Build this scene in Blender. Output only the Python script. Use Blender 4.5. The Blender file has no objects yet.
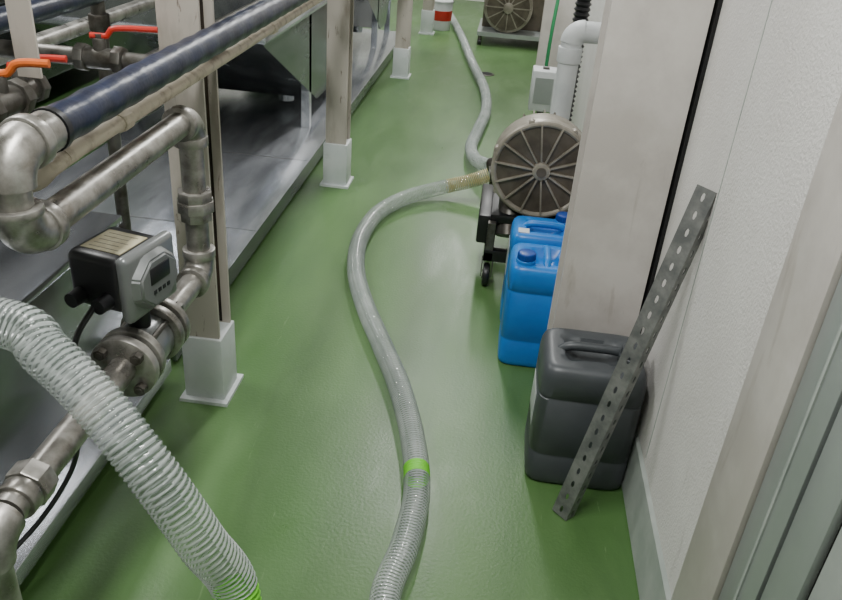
import bpy, bmesh, math
from mathutils import Vector as V, Matrix
sc=bpy.context.scene
HC=1.56
# ---------------- materials
def srgb(c): return [((x/255)/12.92 if x/255<=.04045 else ((x/255+.055)/1.055)**2.4) for x in c]
def mat(name,c1,c2=None,rough=.5,metal=0,scale=6,bump=0,bscale=80,alpha=1,spec=.5,lo=.4,hi=.65,rvar=0,coat=0,stretch=(1,1,1),emit=0,bd=.004):
    m=bpy.data.materials.new(name); m.use_nodes=True; nt=m.node_tree; N=nt.nodes; L=nt.links
    b=N['Principled BSDF']; b.inputs['Roughness'].default_value=rough; b.inputs['Metallic'].default_value=metal
    b.inputs['Specular IOR Level'].default_value=spec; b.inputs['Alpha'].default_value=alpha
    b.inputs['Coat Weight'].default_value=coat
    a=srgb(c1); d=srgb(c2 or c1)
    tc=N.new('ShaderNodeTexCoord'); mp=N.new('ShaderNodeMapping'); mp.inputs['Scale'].default_value=stretch
    L.new(tc.outputs['Object'],mp.inputs['Vector'])
    n=N.new('ShaderNodeTexNoise'); n.inputs['Scale'].default_value=scale; n.inputs['Detail'].default_value=6; n.inputs['Roughness'].default_value=.6
    L.new(mp.outputs['Vector'],n.inputs['Vector'])
    r=N.new('ShaderNodeValToRGB'); r.color_ramp.elements[0].position=lo; r.color_ramp.elements[1].position=hi
    r.color_ramp.elements[0].color=a+[1]; r.color_ramp.elements[1].color=d+[1]
    L.new(n.outputs['Fac'],r.inputs['Fac']); L.new(r.outputs['Color'],b.inputs['Base Color'])
    if rvar:
        mr=N.new('ShaderNodeMapRange'); mr.inputs['From Min'].default_value=.35; mr.inputs['From Max'].default_value=.65
        mr.inputs['To Min'].default_value=rough-rvar; mr.inputs['To Max'].default_value=rough+rvar
        L.new(n.outputs['Fac'],mr.inputs['Value']); L.new(mr.outputs['Result'],b.inputs['Roughness'])
    if bump:
        n2=N.new('ShaderNodeTexNoise'); n2.inputs['Scale'].default_value=bscale; n2.inputs['Detail'].default_value=3
        L.new(tc.outputs['Object'],n2.inputs['Vector'])
        bp=N.new('ShaderNodeBump'); bp.inputs['Strength'].default_value=bump; bp.inputs['Distance'].default_value=bd
        L.new(n2.outputs['Fac'],bp.inputs['Height']); L.new(bp.outputs['Normal'],b.inputs['Normal'])
    if emit:
        b.inputs['Emission Color'].default_value=(1,1,1,1); b.inputs['Emission Strength'].default_value=emit
    return m
def wear(m,layers,wet=0):
    nt=m.node_tree; N=nt.nodes; L=nt.links; b=N['Principled BSDF']
    o=b.inputs['Base Color'].links[0].from_socket
    tc=N.new('ShaderNodeTexCoord')
    def msk(st,scale,lo,hi,dist=0):
        mp=N.new('ShaderNodeMapping'); mp.inputs['Scale'].default_value=st; L.new(tc.outputs['Object'],mp.inputs['Vector'])
        n=N.new('ShaderNodeTexNoise'); n.inputs['Scale'].default_value=scale; n.inputs['Detail'].default_value=8; n.inputs['Roughness'].default_value=.65; n.inputs['Distortion'].default_value=dist
        L.new(mp.outputs['Vector'],n.inputs['Vector'])
        r=N.new('ShaderNodeMapRange'); r.inputs['From Min'].default_value=lo; r.inputs['From Max'].default_value=hi; L.new(n.outputs['Fac'],r.inputs['Value']); return r.outputs['Result']
    for st,scale,lo,hi,dist,col,amt in layers:
        mu=N.new('ShaderNodeMath'); mu.operation='MULTIPLY'; mu.inputs[1].default_value=amt; L.new(msk(st,scale,lo,hi,dist),mu.inputs[0])
        x=N.new('ShaderNodeMix'); x.data_type='RGBA'; L.new(mu.outputs[0],x.inputs['Factor']); L.new(o,x.inputs[6]); x.inputs[7].default_value=srgb(col)+[1]; o=x.outputs[2]
    L.new(o,b.inputs['Base Color'])
    if wet:
        rs=b.inputs['Roughness'].links[0].from_socket
        mr=N.new('ShaderNodeMath'); mr.operation='MULTIPLY_ADD'; mr.inputs[1].default_value=-wet; L.new(msk((2.6,.8,1),1.6,.5,.62,.8),mr.inputs[0]); L.new(rs,mr.inputs[2]); L.new(mr.outputs[0],b.inputs['Roughness'])
m_floor=mat('green_epoxy',(73,106,58),(85,118,67),rough=.38,scale=1.6,bump=.15,bscale=110,rvar=.06,spec=.5,stretch=(1.6,.6,1))
wear(m_floor,[((3.5,.7,1),2.2,.54,.76,.6,(54,82,44),.45),((7,1.0,1),4,.66,.71,1.2,(124,148,108),.35),((1,1,1),45,.68,.76,0,(44,60,36),.5)],wet=.05)
m_wall=mat('wall_panel',(210,207,203),(217,215,211),rough=.7,scale=3,bump=.5,bscale=160)
wear(m_wall,[((3,3,.6),5,.62,.72,.4,(172,168,160),.4)])
m_base=mat('base_grey',(150,158,152),(168,174,168),rough=.5,scale=8)
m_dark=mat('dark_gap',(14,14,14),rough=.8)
m_cream=mat('cream_paint',(184,178,172),(202,197,191),rough=.42,scale=5,bump=.1,bscale=60)
wear(m_cream,[((4,4,.7),4,.62,.72,.5,(150,140,128),.5),((1,1,1),40,.72,.76,0,(92,76,60),.8)])
m_creamd=mat('cream_paint_worn',(182,175,165),(130,119,106),rough=.5,scale=9,lo=.52,hi=.8,stretch=(1,1,.3))
wear(m_creamd,[((5,5,1),7,.62,.68,.6,(84,64,48),.75)])
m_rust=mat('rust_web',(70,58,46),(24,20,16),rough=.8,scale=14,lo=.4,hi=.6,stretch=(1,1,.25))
m_plinth=mat('plinth_paint',(196,203,202),(208,212,211),rough=.45)
wear(m_plinth,[((1,1,1),9,.6,.7,.5,(160,166,162),.5)])
m_ss=mat('stainless',(190,194,201),(222,225,230),rough=.2,metal=.78,scale=3,rvar=.07,bump=.03,bscale=12,stretch=(3,.6,3))
m_ssd=mat('stainless_dark',(124,127,131),(146,148,152),rough=.22,metal=.85,scale=2,rvar=.06,stretch=(3,.6,3))
m_pipe=mat('steel_pipe',(132,129,123),(178,175,169),rough=.36,metal=.78,scale=18,bump=.1,bscale=60,rvar=.1)
wear(m_pipe,[((1,1,1),11,.58,.7,.5,(98,86,72),.6)])
m_pipeold=mat('old_pipe',(196,186,166),(130,116,96),rough=.6,scale=25,lo=.5,hi=.75)
m_blue=mat('navy_wrap',(16,22,42),(30,38,62),rough=.36,scale=20,bump=.3,bscale=50)
m_iron=mat('cast_iron',(108,106,101),(72,67,60),rough=.42,metal=.7,scale=20)
m_black=mat('black_plastic',(20,21,23),(30,30,32),rough=.38)
m_silver=mat('grey_enamel',(118,121,121),(132,134,133),rough=.28,metal=.4)
m_red=mat('red_handle',(190,44,30),(160,40,28),rough=.4)
m_orange=mat('orange_handle',(220,110,40),(200,95,35),rough=.4)
m_label=mat('label',(176,170,140),(150,142,112),rough=.6,scale=30)
m_white=mat('white_plastic',(205,208,208),(190,194,195),rough=.5)
m_bluej=mat('blue_jug',(16,106,188),(28,122,202),rough=.35,scale=5,bump=.05,bscale=30)
m_bluec=mat('blue_cap',(12,60,140),(16,70,150),rough=.4)
m_greyj=mat('grey_jug',(60,64,67),(69,73,76),rough=.42,scale=5,bump=.05,bscale=40)
m_rib=mat('hose_rib',(170,178,175),(192,198,195),rough=.12,alpha=.62,spec=.9,scale=10)
m_hose=mat('hose_wall',(120,134,126),(150,160,154),rough=.06,alpha=.26,spec=1,scale=10)
m_ribo=mat('hose_rib_old',(168,156,106),(182,172,120),rough=.3)
m_tape=mat('green_tape',(112,200,50),rough=.5)
m_galv=mat('galvanised',(104,106,105),(136,137,134),rough=.45,metal=.45,scale=22)
m_alu=mat('aluminium',(158,164,162),(170,176,174),rough=.35,metal=.4,scale=3)
m_blow=mat('blower_cast',(160,154,142),(124,118,105),rough=.42,metal=.3,scale=9,rvar=.1)
m_blowd=mat('blower_recess',(104,96,84),(76,69,59),rough=.45,metal=.3,scale=9)
m_ceil=mat('ceiling_paint',(200,200,198),rough=.8)
m_lamp=mat('lamp_tube',(255,255,255),rough=.5,emit=5)
m_greenp=mat('green_hose',(40,130,80),rough=.4)

# ---------------- builder
class B:
    def __init__(s,name): s.name=name; s.bm=bmesh.new(); s.mats=[]
    def mi(s,m):
        if m not in s.mats: s.mats.append(m)
        return s.mats.index(m)
    def merge(s,t,m,mx=None):
        i=s.mi(m)
        for f in t.faces: f.material_index=i
        if mx is not None: bmesh.ops.transform(t,matrix=mx,verts=t.verts)
        me=bpy.data.meshes.new('t'); t.to_mesh(me); t.free(); s.bm.from_mesh(me); bpy.data.meshes.remove(me)
    def box(s,a,b,m,bev=0,mx=None,seg=2):
        t=bmesh.new(); bmesh.ops.create_cube(t,size=1)
        c=[(a[i]+b[i])/2 for i in range(3)]; d=[abs(b[i]-a[i]) for i in range(3)]
        for v in t.verts: v.co=V((v.co[0]*d[0]+c[0],v.co[1]*d[1]+c[1],v.co[2]*d[2]+c[2]))
        if bev: bmesh.ops.bevel(t,geom=t.edges[:],offset=bev,segments=seg,profile=.5,affect='EDGES')
        s.merge(t,m,mx); return s
    def cyl(s,p0,p1,r,m,r2=None,seg=24,bev=0):
        p0,p1=V(p0),V(p1); d=p1-p0; t=bmesh.new()
        bmesh.ops.create_cone(t,cap_ends=True,segments=seg,radius1=r,radius2=r if r2 is None else r2,depth=d.length)
        if bev:
            es=[e for e in t.edges if abs(e.verts[0].co.z-e.verts[1].co.z)<1e-5]
            bmesh.ops.bevel(t,geom=es,offset=bev,segments=2,profile=.5,affect='EDGES')
        q=d.to_track_quat('Z','Y').to_matrix().to_4x4()
        s.merge(t,m,Matrix.Translation((p0+p1)/2)@q); return s
    def prism(s,prof,z0,z1,m,mx=None):
        t=bmesh.new(); a=[t.verts.new((x,y,z0)) for x,y in prof]; b=[t.verts.new((x,y,z1)) for x,y in prof]
        n=len(prof); t.faces.new(a[::-1]); t.faces.new(b)
        for i in range(n): t.faces.new((a[i],a[(i+1)%n],b[(i+1)%n],b[i]))
        s.merge(t,m,mx); return s
    def tube(s,pts,r,m,seg=16,mfn=None,caps=True):
        t=bmesh.new(); pts=[V(p) for p in pts]; n=len(pts); rings=[]
        up=None
        for i,p in enumerate(pts):
            d=(pts[min(i+1,n-1)]-pts[max(i-1,0)]).normalized()
            if up is None: up=d.orthogonal().normalized()
            up=(up-d*up.dot(d)).normalized(); w=d.cross(up)
            ring=[]
            for k in range(seg):
                a=2*math.pi*k/seg; rr=r(i,a) if callable(r) else r
                ring.append(t.verts.new(p+up*math.cos(a)*rr+w*math.sin(a)*rr))
            rings.append(ring)
        for i in range(n-1):
            for k in range(seg):
                f=t.faces.new((rings[i][k],rings[i][(k+1)%seg],rings[i+1][(k+1)%seg],rings[i+1][k]))
                if mfn: f.material_index=s.mi(mfn(i,(k+.5)*2*math.pi/seg))
                else: f.material_index=s.mi(m)
        if caps:
            for rg in (rings[0][::-1],rings[-1]):
                f=t.faces.new(rg); f.material_index=s.mi(m)
        bmesh.ops.recalc_face_normals(t,faces=t.faces)
        me=bpy.data.meshes.new('t'); t.to_mesh(me); t.free(); s.bm.from_mesh(me); bpy.data.meshes.remove(me); return s
    def done(s,smooth=True,ang=35):
        me=bpy.data.meshes.new(s.name); s.bm.to_mesh(me); s.bm.free()
        for m in s.mats: me.materials.append(m)
        if smooth:
            for p in me.polygons: p.use_smooth=True
            me.set_sharp_from_angle(angle=math.radians(ang))
        o=bpy.data.objects.new(s.name,me); sc.collection.objects.link(o); return o
def spline(pts,step):
    pts=[V(p) for p in pts]; P=[pts[0]*2-pts[1]]+pts+[pts[-1]*2-pts[-2]]; out=[]
    for i in range(1,len(P)-2):
        for k in range(40):
            t=k/40; a,b,c,d=P[i-1],P[i],P[i+1],P[i+2]
            out.append(.5*((2*b)+(c-a)*t+(2*a-5*b+4*c-d)*t*t+(-a+3*b-3*c+d)*t**3))
    out.append(pts[-1]); res=[out[0]]; acc=0
    for i in range(1,len(out)):
        seg=(out[i]-out[i-1]).length; 
        while acc+seg>=step:
            f=(step-acc)/seg; p=out[i-1].lerp(out[i],f); res.append(p); out[i-1]=p; seg=(out[i]-p).length; acc=0
        acc+=seg
    return res
def arc(c,a0,a1,R,ax1,ax2,n=10):
    c,ax1,ax2=V(c),V(ax1),V(ax2)
    return [c+ax1*math.cos(a0+(a1-a0)*i/n)*R+ax2*math.sin(a0+(a1-a0)*i/n)*R for i in range(n+1)]
YB=11.0
# ---------------- room
B('floor').box((-4.2,-1.6,-.1),(.65,YB+.2,0),m_floor).done(False)
B('wall_right').box((.515,-1.6,0),(.65,YB+.2,3),m_wall).box((.5135,1.703,.2),(.5155,1.706,3),m_base).done(False)
B('wall_left').box((-4.2,-1.6,0),(-4.1,YB+.2,3),m_wall).done(False)
B('wall_back').box((-4.1,YB,0),(.515,YB+.2,3),m_wall).done(False)
B('wall_front').box((-4.1,-1.6,0),(.515,-1.5,3),m_wall).done(False)
B('ceiling').box((-4.2,-1.6,3),(.65,YB+.2,3.1),m_ceil).done(False)
B('baseboard_right').prism([(.5,0),(.497,.01),(.506,.17),(.5148,.18),(.5148,0)],1.195,2.07,m_base,
    Matrix(((1,0,0,0),(0,0,1,0),(0,1,0,0),(0,0,0,1)))).done(False)
B('trim_1').box((.488,1.02,0),(.5148,1.19,2.6),m_cream,bev=.003).done()
b=B('door_1')
b.box((.497,.905,0),(.5148,1.018,2.4),m_alu,bev=.002).box((.494,.955,0),(.4975,.962,2.4),m_base).box((.508,.885,0),(.5148,.905,2.4),m_dark)
b.box((.492,.80,0),(.5148,.885,2.4),m_alu,bev=.003).box((.505,.79,0),(.5148,.80,2.4),m_dark).box((.5,-.2,0),(.5148,.79,2.4),m_base,bev=.002)
b.done()
B('gap_shade_strip').box((.506,2.08,0),(.5148,2.3,2.9),m_dark).done(False)  # added black strip: paints in the shade on the wall behind the column gap
# ---------------- columns
def hprof(cx,cy,w,d,tf,tw):
    x0,x1,y0,y1=cx-w/2,cx+w/2,cy-d/2,cy+d/2
    return [(x0,y0),(x1,y0),(x1,y0+tf),(cx+tw/2,y0+tf),(cx+tw/2,y1-tf),(x1,y1-tf),(x1,y1),(x0,y1),(x0,y1-tf),(cx-tw/2,y1-tf),(cx-tw/2,y0+tf),(x0,y0+tf)]
for k,y in enumerate((2.165,5.95,9.7)):
    b=B('steel_column'); b.prism(hprof(.375,y,.245,.15,.014,.01),0,3,m_cream)
    b.box((.245,y-.08,0),(.503,y+.08,.012),m_cream); b.done()
for k,y in enumerate((2.015,3.97,6.49,8.45)):
    b=B('frame_post'); b.prism(hprof(-.815,y,.11,.11,.010,.008),.0,3,m_creamd)
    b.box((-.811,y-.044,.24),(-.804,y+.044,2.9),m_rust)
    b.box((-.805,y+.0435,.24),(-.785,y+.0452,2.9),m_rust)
    b.box((-.88,y-.065,0),(-.752,y+.065,.235),m_plinth,bev=.004)
    b.prism([(-.893,y-.085),(-.738,y-.085),(-.738,y+.085),(-.893,y+.085)],0,.012,m_plinth); b.done()
# ---------------- hoses
def hose(name,pts,R=.036,pitch=.0105,tapes=(),old=None,seg=20):
    P=spline(pts,pitch/5); b=B(name)
    r=lambda i,a:R+.0024*max(0,math.cos(2*math.pi*i/5-a))
    def mf(i,a):
        for c in tapes:
            if abs(i*pitch/5-c)<.022: return m_tape
        ph=math.cos(2*math.pi*(i+.5)/5-a)
        if old and i*pitch/5>old: return m_ribo if ph>.1 else m_hose
        return m_rib if ph>.1 else m_hose
    b.tube(P,r,m_rib,seg=seg,mfn=mf); return b.done(ang=60)
def near(P,q):
    P=spline(P,.01); q=V(q); return min(range(len(P)),key=lambda i:(P[i]-q).length)*.01
H2=[(.1,-.3,.04),(.0,.6,.04),(-.08,1.02,.04),(-.122,1.25,.04),(-.098,1.427,.04),(-.092,1.631,.04),(-.135,1.865,.04),(-.211,2.113,.04),(-.305,2.343,.04),(-.416,2.611,.04),(-.505,2.894,.04),(-.544,3.19,.04),(-.518,3.507,.04),(-.411,3.741,.045),(-.246,3.898,.06),(-.093,3.944,.10),(.004,3.958,.14)]
H3=[(-.864,10.526,.04),(-.659,9.463,.04),(-.449,8.317,.04),(-.264,7.108,.04),(-.115,6.218,.04),(-.072,5.586,.04),(-.103,5.079,.04),(-.126,4.675,.05),(-.081,4.353,.08),(.004,4.16,.12)]
hose('suction_hose',H2,tapes=(near(H2,(-.104,1.695,.04)),),old=near(H2,(-.205,3.912,.065)))
hose('suction_hose',H3)
H1=[(-1.5,.9,.8),(-1.1,.97,.88),(-.736,.978,.879),(-.643,.944,.853),(-.549,.904,.801),(-.459,.865,.721),(-.387,.860,.591),(-.335,.871,.443),(-.3,.72,.24),(-.24,.55,.08),(-.2,.3,.04),(-.18,-.4,.04)]
hose('suction_hose',H1,tapes=(near(H1,(-.337,.871,.452)),),R=.0375)
b=B('hose_manifold'); b.box((.01,3.86,.0),(.05,4.24,.012),m_iron); b.cyl((.03,3.97,.012),(.03,3.97,.14),.02,m_iron); b.cyl((.03,4.16,.012),(.03,4.16,.12),.02,m_iron)
b.cyl((.006,3.958,.145),(.07,3.962,.16),.042,m_iron,bev=.004); b.cyl((.006,4.16,.125),(.07,4.12,.155),.042,m_iron,bev=.004); b.cyl((.09,3.9,.16),(.09,4.2,.16),.05,m_iron,bev=.006); b.done()
# ---------------- process pipe
b=B('steel_process_pipe'); X=-.71; r=.029; YN,YF,ZA,ZB=1.03,1.73,1.0,.59
H=math.pi/2
def elb(cy,cz,a0,a1,rr=.037): b.tube(arc((X,cy,cz),a0,a1,.05,(0,1,0),(0,0,1)),rr,m_pipe,seg=20)
b.cyl((X,YN+.05,ZA),(X,YF-.04,ZA),r,m_pipe)
elb(YF-.05,ZA-.05,H,0); b.cyl((X,YF,ZA-.045),(X,YF,ZB+.05),r,m_pipe)
for z in (ZA-.055,ZB+.06): b.cyl((X,YF,z-.012),(X,YF,z+.012),.041,m_pipe,bev=.003)
b.cyl((X,YF-.065,ZA),(X,YF-.04,ZA),.041,m_pipe,bev=.003)
for z,rr in ((.755,.04),(.78,.047),(.805,.043)): b.cyl((X,YF,z-.014),(X,YF,z+.014),rr,m_pipe,seg=8,bev=.002)
elb(YF-.05,ZB+.05,0,-H); b.cyl((X,YF-.04,ZB),(X,1.45,ZB),r,m_pipe)
b.cyl((X,YF-.065,ZB),(X,YF-.04,ZB),.041,m_pipe,bev=.003)
for y in (1.465,1.43,1.325,1.29):
    b.cyl((X,y-.011,ZB),(X,y+.011,ZB),.072,m_pipe,seg=32,bev=.003)
for k in range(4):
    a=math.pi/4+k*H; dx,dz=.055*math.cos(a),.055*math.sin(a)
    b.cyl((X+dx,1.26,ZB+dz),(X+dx,1.495,ZB+dz),.007,m_iron,seg=10)
    for y in (1.27,1.485): b.cyl((X+dx,y-.008,ZB+dz),(X+dx,y+.008,ZB+dz),.013,m_iron,seg=6)
b.cyl((X,1.28,ZB),(X,.86,ZB),r,m_pipe); b.cyl((X,.95,ZB),(X,.91,ZB),.041,m_pipe,seg=8,bev=.003)
b.cyl((X,.91,ZB),(X,.88,ZB),.036,m_pipe,bev=.003)
elb(.85,ZB-.05,H,math.pi); b.cyl((X,.80,ZB-.05),(X,.80,0),r,m_pipe)
elb(YN+.05,ZA+.05,-H,-math.pi); b.cyl((X,YN,ZA+.045),(X,YN,1.095),r,m_pipe)
b.cyl((X,YN+.05,ZA),(X,YN+.075,ZA),.042,m_pipe,bev=.003); b.cyl((X,YN,ZA+.045),(X,YN,ZA+.06),.042,m_pipe,bev=.003)
elb(YN+.05,1.09,math.pi,H,.038); b.cyl((X,YN+.04,1.14),(X,YN+.12,1.14),.034,m_pipe); b.cyl((X,YN+.05,1.14),(X,YN+.075,1.14),.043,m_pipe,bev=.003)
b.done()
b=B('wrapped_blue_pipe'); P=spline([(X,1.152,1.14),(X,1.8,1.14),(X,2.8,1.138),(X,7,1.13)],.02)
b.tube(P,lambda i,a:.033+.0012*math.sin(i*1.3+a),m_blue,seg=20); b.cyl((X,1.152,1.14),(X,1.165,1.14),.037,m_black)
for y in (2.015,3.97,6.49): b.box((-.758,y-.052,1.10),(X-.03,y-.04,1.15),m_iron)
b.done()
b=B('corroded_water_pipe'); P=spline([(-.732,1.22,1.068),(-.732,1.8,1.07),(-.732,7,1.072)],.03)
b.tube(P,.0155,m_pipeold,seg=12)
for y in (1.45,2.5,3.4): b.cyl((-.732,y-.02,1.069),(-.732,y+.02,1.069),.0195,m_pipeold,seg=8,bev=.002)
b.tube(spline([(-.732,1.23,1.068),(-.74,1.19,1.06),(-.78,1.18,1.03),(-.92,1.18,1.01)],.01),.0155,m_pipeold,seg=12); b.done()
# flow meter
b=B('flow_meter'); 
b.cyl((X,1.337,ZB),(X,1.418,ZB),.058,m_silver,bev=.006)
b.cyl((X,1.375,.64),(X,1.375,.71),.024,m_black)
mx=Matrix.Translation((X-.018,1.375,.772))@Matrix.Rotation(math.radians(-12),4,'Z')@Matrix.Scale(1.06,4)
b.box((-.078,-.07,-.058),(.045,.07,.06),m_black,bev=.018,mx=mx,seg=4)
b.box((.04,-.078,-.07),(.066,.078,.07),m_silver,bev=.012,mx=mx,seg=4)
t=bmesh.new(); bmesh.ops.create_cone(t,cap_ends=True,segments=8,radius1=.082,radius2=.066,depth=.02)
bmesh.ops.rotate(t,verts=t.verts,matrix=Matrix.Rotation(math.pi/8,3,'Z')); bmesh.ops.scale(t,vec=(.8,.92,1),verts=t.verts); bmesh.ops.bevel(t,geom=t.edges[:],offset=.004,segments=2,affect='EDGES')
b.merge(t,m_silver,mx@Matrix.Translation((.072,0,0))@Matrix.Rotation(H,4,'Y'))
b.box((.081,-.03,-.0),(.0835,.03,.034),m_black,bev=.001,mx=mx)
for k in range(4): b.box((.081,-.024+k*.014,-.022),(.0835,-.016+k*.014,-.014),m_black,mx=mx)
b.box((-.058,-.045,.0595),(.03,.04,.0615),m_label,mx=mx)
for k in range(5): b.box((-.048,-.034+k*.015,.0615),(.018-.01*(k%2),-.0325+k*.015,.0618),m_iron,mx=mx)
for yy in (-.03,.03):
    t=bmesh.new(); bmesh.ops.create_cone(t,cap_ends=True,segments=16,radius1=.017,radius2=.015,depth=.04); b.merge(t,m_black,mx@Matrix.Translation((-.02+yy,-.08,-.03))@Matrix.Rotation(H,4,'X'))
b.tube(spline([(X-.04,1.28,.74),(X-.06,1.22,.68),(X-.08,1.22,.52),(X-.12,1.22,.34),(X-.2,1.08,.22),(-1.03,.8,.2)],.015),.006,m_black,seg=8)
b.done()
# valves and upper pipework
def valve(name,x,y,z,col,ln=.13,ax='Y'):
    b=B(name)
    if ax=='X': d=V((1,0,0)); l=V((0.97,.24,0))
    else: d=V((0,1,0)); l=V((.95,.2,0))
    c=V((x,y,z)); b.cyl(c-d*.055,c+d*.055,.026,m_iron,seg=20,bev=.003); b.cyl(c-d*.06,c-d*.035,.034,m_iron,seg=8,bev=.003); b.cyl(c+d*.035,c+d*.06,.034,m_iron,seg=8,bev=.003)
    b.cyl(c,c+V((0,0,.05)),.016,m_iron,bev=.002); b.cyl(c+V((0,0,.045)),c+V((0,0,.06)),.011,m_iron,seg=6)
    h=c+V((0,0,.055)); P=[h-l*.02,h+l*.02,h+l*.04+V((0,0,.018)),h+l*ln+V((0,0,.02))]
    b.tube(spline(P,.01),.0075,col,seg=10); return b.done()
valve('ball_valve',-.98,1.868,1.08,m_red,.15,'X')
valve('ball_valve',-.873,1.288,1.131,m_orange,.10,'Y')
valve('ball_valve',-1.014,1.573,1.067,m_red,.11,'Y')
b=B('branch_pipework')
b.cyl((-1.8,1.868,1.08),(-1.042,1.868,1.08),.022,m_iron); b.cyl((-.918,1.868,1.08),(-.755,1.868,1.08),.022,m_iron)
b.cyl((-.98,1.96,1.02),(-.98,3.6,1.02),.02,m_iron)
b.cyl((-1.25,.3,1.14),(-1.25,3.6,1.14),.03,m_blue); b.cyl((-1.4,.3,1.0),(-1.4,3.6,1.0),.025,m_pipe)
b.cyl((-1.12,.3,1.24),(-1.12,3.6,1.24),.022,m_black); b.cyl((-1.6,.3,1.2),(-1.6,3.6,1.2),.035,m_iron)
for y in (1.5,2.4): b.cyl((-1.25,y,1.12),(-1.25,y,.63 if y<2 else .12),.022,m_iron); b.cyl((-1.25,y,1.08),(-1.25,y,1.03),.033,m_iron,seg=8,bev=.003)
b.done()
b=B('support_bracket'); b.prism([(0,0),(.045,0),(.045,.006),(.006,.006),(.006,.045),(0,.045)],1.16,3,m_creamd,Matrix.Translation((-.885,1.37,0))); b.done()
# ---------------- tanks and platforms
b=B('stainless_drip_platform'); b.box((-2.1,2.12,.055),(-.98,7.9,.0915),m_ss,bev=.004); b.box((-.99,2.12,.015),(-.978,7.9,.09),m_ssd)
for y in (3.05,4.0): b.box((-2.08,y,.0905),(-.985,y+.004,.0919),m_iron)
for y in (2.3,3.2,4.1,5.0,5.9,6.8,7.7):
    for x in (-2.0,-1.06): b.box((x-.05,y-.06,0),(x+.05,y+.06,.056),m_iron)
b.done()
b=B('stainless_low_tank'); b.box((-2.1,-.6,.04),(-.955,2.03,.09),m_ss,bev=.004); b.box((-2.05,-.6,.09),(-1.06,1.97,.59),m_ssd,bev=.01); b.box((-2.07,-.62,.58),(-1.04,1.99,.605),m_ssd,bev=.005)
for y in (-.4,.7,1.85):
    for x in (-2.0,-1.03): b.box((x-.05,y-.05,0),(x+.05,y+.05,.041),m_iron)
b.done()
R90=Matrix(((0,0,1,0),(1,0,0,0),(0,1,0,0),(0,0,0,1)))
def htank(y0,y1,x0=-2.3,x1=-1.12):
    b=B('stainless_hopper_tank')
    b.prism([(y0,1.9),(y0,.75),(y0+1.1,.22),(y1-.3,.22),(y1,.6),(y1,1.9)],x0,x1,m_ssd,R90)
    for z in (.76,1.3,1.85): b.box((x0-.015,y0-.015,z),(x1+.015,y1+.015,z+.035),m_ss,bev=.003)
    for x in (x0,x1-.05):
        for y in (y0+.9,y1-.05): b.box((x,y,.092),(x+.05,y+.05,.76),m_ss)
    b.cyl((x1-.25,y0+1.3,.23),(x1-.25,y0+1.3,.14),.05,m_ss); b.done()
htank(3.68,5.9); htank(6.15,7.85)
# ---------------- jugs
def jug(name,cx,cy,w,d,h,m,mc,cap,hdir='X',ang=0):
    b=B(name); t=bmesh.new(); n=56
    def loop(sx,sy,z,e,fz=None):
        L=[]
        for k in range(n):
            a=2*math.pi*k/n; c,s_=math.cos(a),math.sin(a)
            x=math.copysign(abs(c)**(2/e),c)*sx; y=math.copysign(abs(s_)**(2/e),s_)*sy
            L.append(t.verts.new((x,y,z if fz is None else fz(x,y,z))))
        return L
    W,D=w/2,d/2
    secs=[(.9,.0),(.955,.003),(.988,.01),(1,.025),(1,.10),(.985,.103),(.985,.112),(1,.116),(1,h*.74),(.985,h*.745),(.985,h*.765),(1,h*.77),(.998,h-.05),(.985,h-.03),(.95,h-.014),(.88,h-.004)]
    Ls=[loop(W*(1-(1-q)),D-(1-q)*W,z,7) for q,z in secs]
    def fz(x,y,z):
        if hdir=='X': u,v=x,y
        else: u,v=y,x
        HW=(W if hdir=='X' else D)
        f=max(0,1-abs((u-.0)/(HW*.56))**4)*max(0,1-abs(v/(.06))**4)
        return z-.042*f
    for q in (.78,.68,.58,.48,.38,.28,.18,.08): Ls.append(loop(W*q,D*q,h-.002,4+3*q,fz))
    for i in range(len(Ls)-1):
        for k in range(n): t.faces.new((Ls[i][k],Ls[i][(k+1)%n],Ls[i+1][(k+1)%n],Ls[i+1][k]))
    t.faces.new(Ls[0][::-1]); t.faces.new(Ls[-1])
    mx=Matrix.Translation((cx,cy,0))@Matrix.Rotation(ang,4,'Z')
    b.merge(t,m,mx)
    HW=(W if hdir=='X' else D)
    pts=[(-HW*.66,0,h-.014),(-HW*.52,0,h+.001),(-HW*.3,0,h+.006),(HW*.3,0,h+.006),(HW*.52,0,h+.001),(HW*.66,0,h-.014)]
    if hdir!='X': pts=[(0,p[0],p[2]) for p in pts]
    b.tube([mx@V(p) for p in spline(pts,.01)],.0135,m,seg=14)
    c=mx@V((cap[0],cap[1],h-.01)); b.cyl(c,c+V((0,0,.02)),.034,m,seg=32,bev=.003)
    b.cyl(c+V((0,0,.018)),c+V((0,0,.045)),.030,mc,seg=24,bev=.004)
    for k in range(24):
        a=2*math.pi*k/24; b.cyl(c+V((.030*math.cos(a),.030*math.sin(a),.021)),c+V((.030*math.cos(a),.030*math.sin(a),.040)),.002,mc,seg=6)
    return b,mx
b,mx=jug('grey_jerrycan',.354,1.895,.29,.25,.402,m_greyj,m_greyj,(.10,-.02),'X')
b.box((-.1457,-.06,.16),(-.1448,.07,.27),m_white,mx=mx); b.done(ang=50)
b,mx=jug('blue_jerrycan',.236,2.485,.25,.23,.398,m_bluej,m_bluec,(-.073,-.06),'Y')
b.done(ang=50)
b,mx=jug('blue_jerrycan',.236,2.745,.25,.21,.398,m_bluej,m_bluec,(.07,.055),'X')
b.box((-.1262,-.05,.2),(-.1248,.06,.32),m_white,mx=mx); b.box((-.10,-.08,.396),(-.06,-.04,.3985),m_white,mx=mx); b.done(ang=50)
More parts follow.
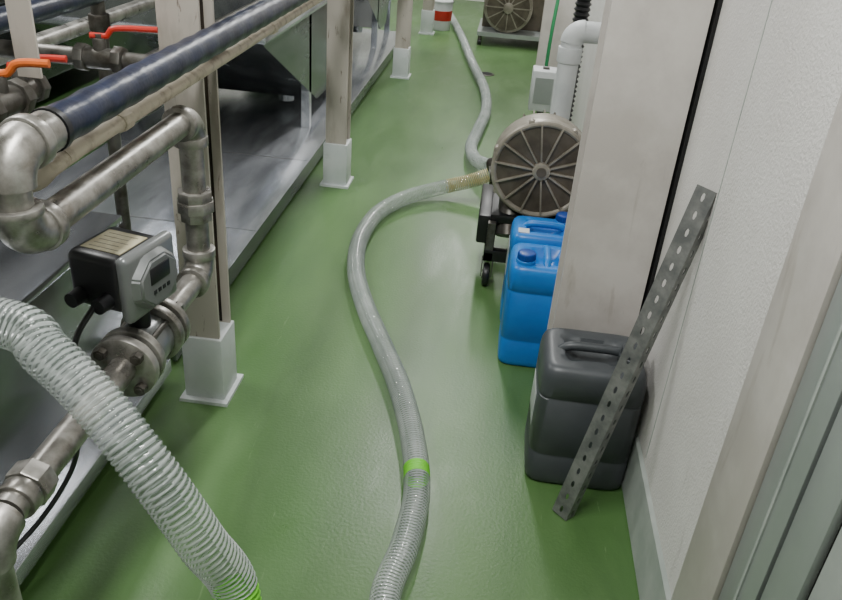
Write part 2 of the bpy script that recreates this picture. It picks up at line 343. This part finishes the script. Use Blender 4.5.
# ---------------- perforated angle
def perf_angle():
    p0=V((.312,1.645,0.004)); p1=V((.502,1.735,.975)); Ld=(p1-p0).normalized(); vd=V((.40,1.69,-1.08)).normalized()
    w=Ld.cross(vd).normalized()
    if w.x<0: w=-w
    q=Ld.cross(w); 
    if q.y<0: q=-q
    c,s_=math.cos(math.radians(24)),math.sin(math.radians(24))
    w2=(w*c-q*s_).normalized(); q2=(q*c+w*s_).normalized()
    L=(p1-p0).length; pitch=.0445; n=int(L/pitch)
    t=bmesh.new()
    def strip(o,wd,width):
        hw=width/2
        for i in range(n):
            y0=i*pitch; yc=y0+pitch/2
            O=[(0,y0),(hw,y0),(width,y0),(width,yc),(width,y0+pitch),(hw,y0+pitch),(0,y0+pitch),(0,yc)]
            a,bq=.005,.011
            I=[(hw-a*.7,yc-bq*.75),(hw,yc-bq),(hw+a*.7,yc-bq*.75),(hw+a,yc),(hw+a*.7,yc+bq*.75),(hw,yc+bq),(hw-a*.7,yc+bq*.75),(hw-a,yc)]
            vo=[t.verts.new(o+wd*x+Ld*y) for x,y in O]; vi=[t.verts.new(o+wd*x+Ld*y) for x,y in I]
            for k in range(8): t.faces.new((vo[k],vo[(k+1)%8],vi[(k+1)%8],vi[k]))
    strip(p0-w2*.03,w2,.05); strip(p0+w2*.02,q2,.034)
    bmesh.ops.remove_doubles(t,verts=t.verts,dist=1e-5)
    b=B('perforated_steel_angle'); b.merge(t,m_galv); o=b.done(False)
    m=o.modifiers.new('s','SOLIDIFY'); m.thickness=.003; m.offset=0
perf_angle()
# ---------------- blower on cart
b=B('blower_on_cart'); C=V((.208,3.02,.518)); RR=.2
b.cyl(C+V((0,.02,0)),C+V((0,.13,0)),RR,m_blow,seg=48,bev=.01)
b.cyl(C+V((0,.0,0)),C+V((0,.025,0)),RR*.9,m_blowd,seg=48)
ring=[C+V((RR*.95*math.cos(a),0,RR*.95*math.sin(a))) for a in [2*math.pi*k/48 for k in range(49)]]
b.tube(ring,.012,m_blow,seg=10,caps=False)
for k in range(14):
    a=2*math.pi*k/14+.1; mx=Matrix.Translation(C)@Matrix.Rotation(a,4,'Y')
    b.box((.03,-.014,-.0035),(RR*.95,.006,.0035),m_blow,bev=.001,mx=mx)
for k in range(7):
    a=2*math.pi*k/7+.1
    b.cyl(C+V((math.cos(a)*RR*.985,-.006,math.sin(a)*RR*.985)),C+V((math.cos(a)*RR*.985,.03,math.sin(a)*RR*.985)),.013,m_blow,seg=12,bev=.002)
b.cyl(C+V((0,-.022,0)),C+V((0,.01,0)),.036,m_blow,seg=24,bev=.006); b.cyl(C+V((0,-.028,0)),C+V((0,-.018,0)),.02,m_blowd,seg=16)
b.cyl(C+V((0,.13,0)),C+V((0,.38,-.02)),.13,m_blowd,seg=32,bev=.01)
for k in range(20):
    a=2*math.pi*k/20; mx=Matrix.Translation(C)@Matrix.Rotation(a,4,'Y'); b.box((.12,.16,-.003),(.148,.37,.003),m_blowd,mx=mx)
b.cyl(C+V((-.10,.09,-.16)),C+V((-.10,-.0,-.30)),.05,m_iron)
b.box((.03,3.0,.28),(.38,3.42,.315),m_black,bev=.004); b.box((.09,3.06,.31),(.33,3.16,.40),m_black); b.box((.11,3.25,.31),(.31,3.38,.42),m_black)
for x in (.04,.38):
    b.box((x-.02,2.96,.12),(x+.02,3.44,.16),m_black,bev=.003)
    for y in (2.98,3.40):
        b.box((x-.016,y-.016,.12),(x+.016,y+.016,.29),m_iron)
        b.cyl((x-.014,y,.05),(x+.014,y,.05),.05,m_black,bev=.006); b.cyl((x-.017,y,.05),(x+.017,y,.05),.02,m_iron)
        for s_ in (-1,1): b.box((x+s_*.022-.002,y-.018,.045),(x+s_*.022+.002,y+.018,.125),m_iron)
b.box((.02,2.96,.12),(.40,3.0,.17),m_black,bev=.003); b.box((.02,3.4,.12),(.40,3.44,.16),m_black,bev=.003)
b.box((-.02,3.02,.17),(.06,3.4,.30),m_black,bev=.01)
b.done()
b=B('white_vent_pipe'); x,y=.305,3.75
b.cyl((x,y,0),(x,y,.89),.048,m_white); b.tube(arc((x+.05,y,.89),math.pi,H,.05,(1,0,0),(0,0,1)),.052,m_white,seg=20)
b.cyl((x+.05,y,.94),(.514,y,.94),.048,m_white); b.cyl((x,y,.80),(x,y,.87),.056,m_white,bev=.004); b.cyl((x,y,.45),(x,y,.5),.056,m_white,bev=.004); b.done()
b=B('black_corrugated_duct'); P=spline([(.345,3.95,0),(.345,3.95,.8),(.35,3.95,1.5),(.35,3.95,2.99)],.006)
b.tube(P,lambda i,a:.036+.005*math.cos(i*1.57),m_black,seg=16); b.done()
b=B('control_box'); b.box((.26,5.0,.0),(.30,5.04,.5),m_iron); b.box((.2,4.94,.24),(.37,5.1,.49),m_white,bev=.008); b.box((.22,4.935,.29),(.33,4.941,.45),m_alu); b.done()
b=B('green_hose'); b.tube(spline([(.30,5.4,0.01),(.30,5.4,.6),(.33,5.5,1.2),(.36,5.5,2.9)],.03),.012,m_greenp,seg=10); b.done()
b=B('wheeled_machine'); o=8.1
b.cyl((.0,o+.05,.37),(.0,o+.25,.37),.24,m_blow,seg=40,bev=.01); b.cyl((.0,o+.03,.37),(.0,o+.06,.37),.21,m_blowd,seg=40); b.cyl((.0,o,.37),(.0,o+.06,.37),.05,m_blow,bev=.004)
for k in range(12):
    mx=Matrix.Translation((0,o+.04,.37))@Matrix.Rotation(k*math.pi/6,4,'Y'); b.box((.04,-.02,-.005),(.22,.01,.005),m_blow,mx=mx)
b.box((-.28,o,.09),(.45,o+.8,.13),m_alu); b.box((-.25,o+.3,.13),(.42,o+.75,.8),m_blowd,bev=.01)
for x in (-.25,.42):
    for y in (o+.03,o+.77): b.cyl((x,y,.1),(x,y,.0),.018,m_iron); b.cyl((x-.012,y,.03),(x+.012,y,.03),.03,m_black)
b.done()
bx,by=-.70,8.75
b=B('paint_bucket'); b.cyl((bx,by,0),(bx,by,.28),.10,m_white,r2=.115,bev=.004); b.cyl((bx,by,.28),(bx,by,.3),.122,m_white,bev=.004); b.cyl((bx,by,.1),(bx,by,.2),.1085,m_red,r2=.113)
b.tube(arc((bx,by,.28),0,math.pi,.12,(1,0,0),(0,-.5,.87),20),.004,m_iron,seg=6); b.done()
b=B('floor_drain'); b.cyl((-.12,6.87,0),(-.12,6.87,.006),.07,m_iron,seg=28,bev=.002); b.cyl((-.12,6.87,.005),(-.12,6.87,.008),.05,m_dark,seg=24); b.done()
b=B('storage_vat'); b.box((-3.9,2.4,.15),(-2.9,7.5,1.7),m_ssd,bev=.02)
for x in (-3.8,-3.0):
    for y in (2.5,7.4): b.cyl((x,y,0),(x,y,.16),.04,m_iron)
b.done()
# ---------------- lights
def lamp(x,y,p,z=2.85,rot=0,sx=.2,sy=1.25):
    b=B('fluorescent_lamp'); b.box((-.11,-.65,.02),(.11,.65,.07),m_white,bev=.005)
    for dx in (-.05,.05): b.cyl((dx,-.6,.0),(dx,.6,.0),.014,m_lamp)
    for yy in (-.61,.61): b.box((-.08,yy-.01,-.015),(.08,yy+.01,.03),m_white)
    b.box((-.02,-.5,.07),(-.01,-.49,3-z),m_iron); b.box((-.02,.49,.07),(-.01,.5,3-z),m_iron)
    o=b.done(); o.location=(x,y,z); o.rotation_euler=(0,0,rot)
    l=bpy.data.lights.new('tube','AREA'); l.shape='RECTANGLE'; l.size=sx; l.size_y=sy; l.energy=p; l.color=(1,1,.98)
    lo=bpy.data.objects.new('tube_light',l); lo.parent=o; lo.location=(0,0,-.03); sc.collection.objects.link(lo)
lamp(-.35,.8,66); lamp(-.25,4.8,70); lamp(-.25,8.6,68); lamp(-2.3,2.6,66); lamp(-2.5,8.8,66)
w=bpy.data.worlds.new('w'); sc.world=w; w.use_nodes=True; w.node_tree.nodes['Background'].inputs[0].default_value=(.5,.55,.55,1); w.node_tree.nodes['Background'].inputs[1].default_value=.3
# ---------------- camera
cd=bpy.data.cameras.new('camera'); cam=bpy.data.objects.new('camera',cd); sc.collection.objects.link(cam)
cd.sensor_width=36; cd.lens=780/842*36; cd.clip_start=.02
rt,up,fw=V((.9906,.1160,.0721)),V((-.1194,.4795,.8694)),V((-.0663,.8698,-.4889))
cam.matrix_world=Matrix(((rt.x,up.x,-fw.x,0),(rt.y,up.y,-fw.y,0),(rt.z,up.z,-fw.z,HC),(0,0,0,1)))
sc.camera=cam
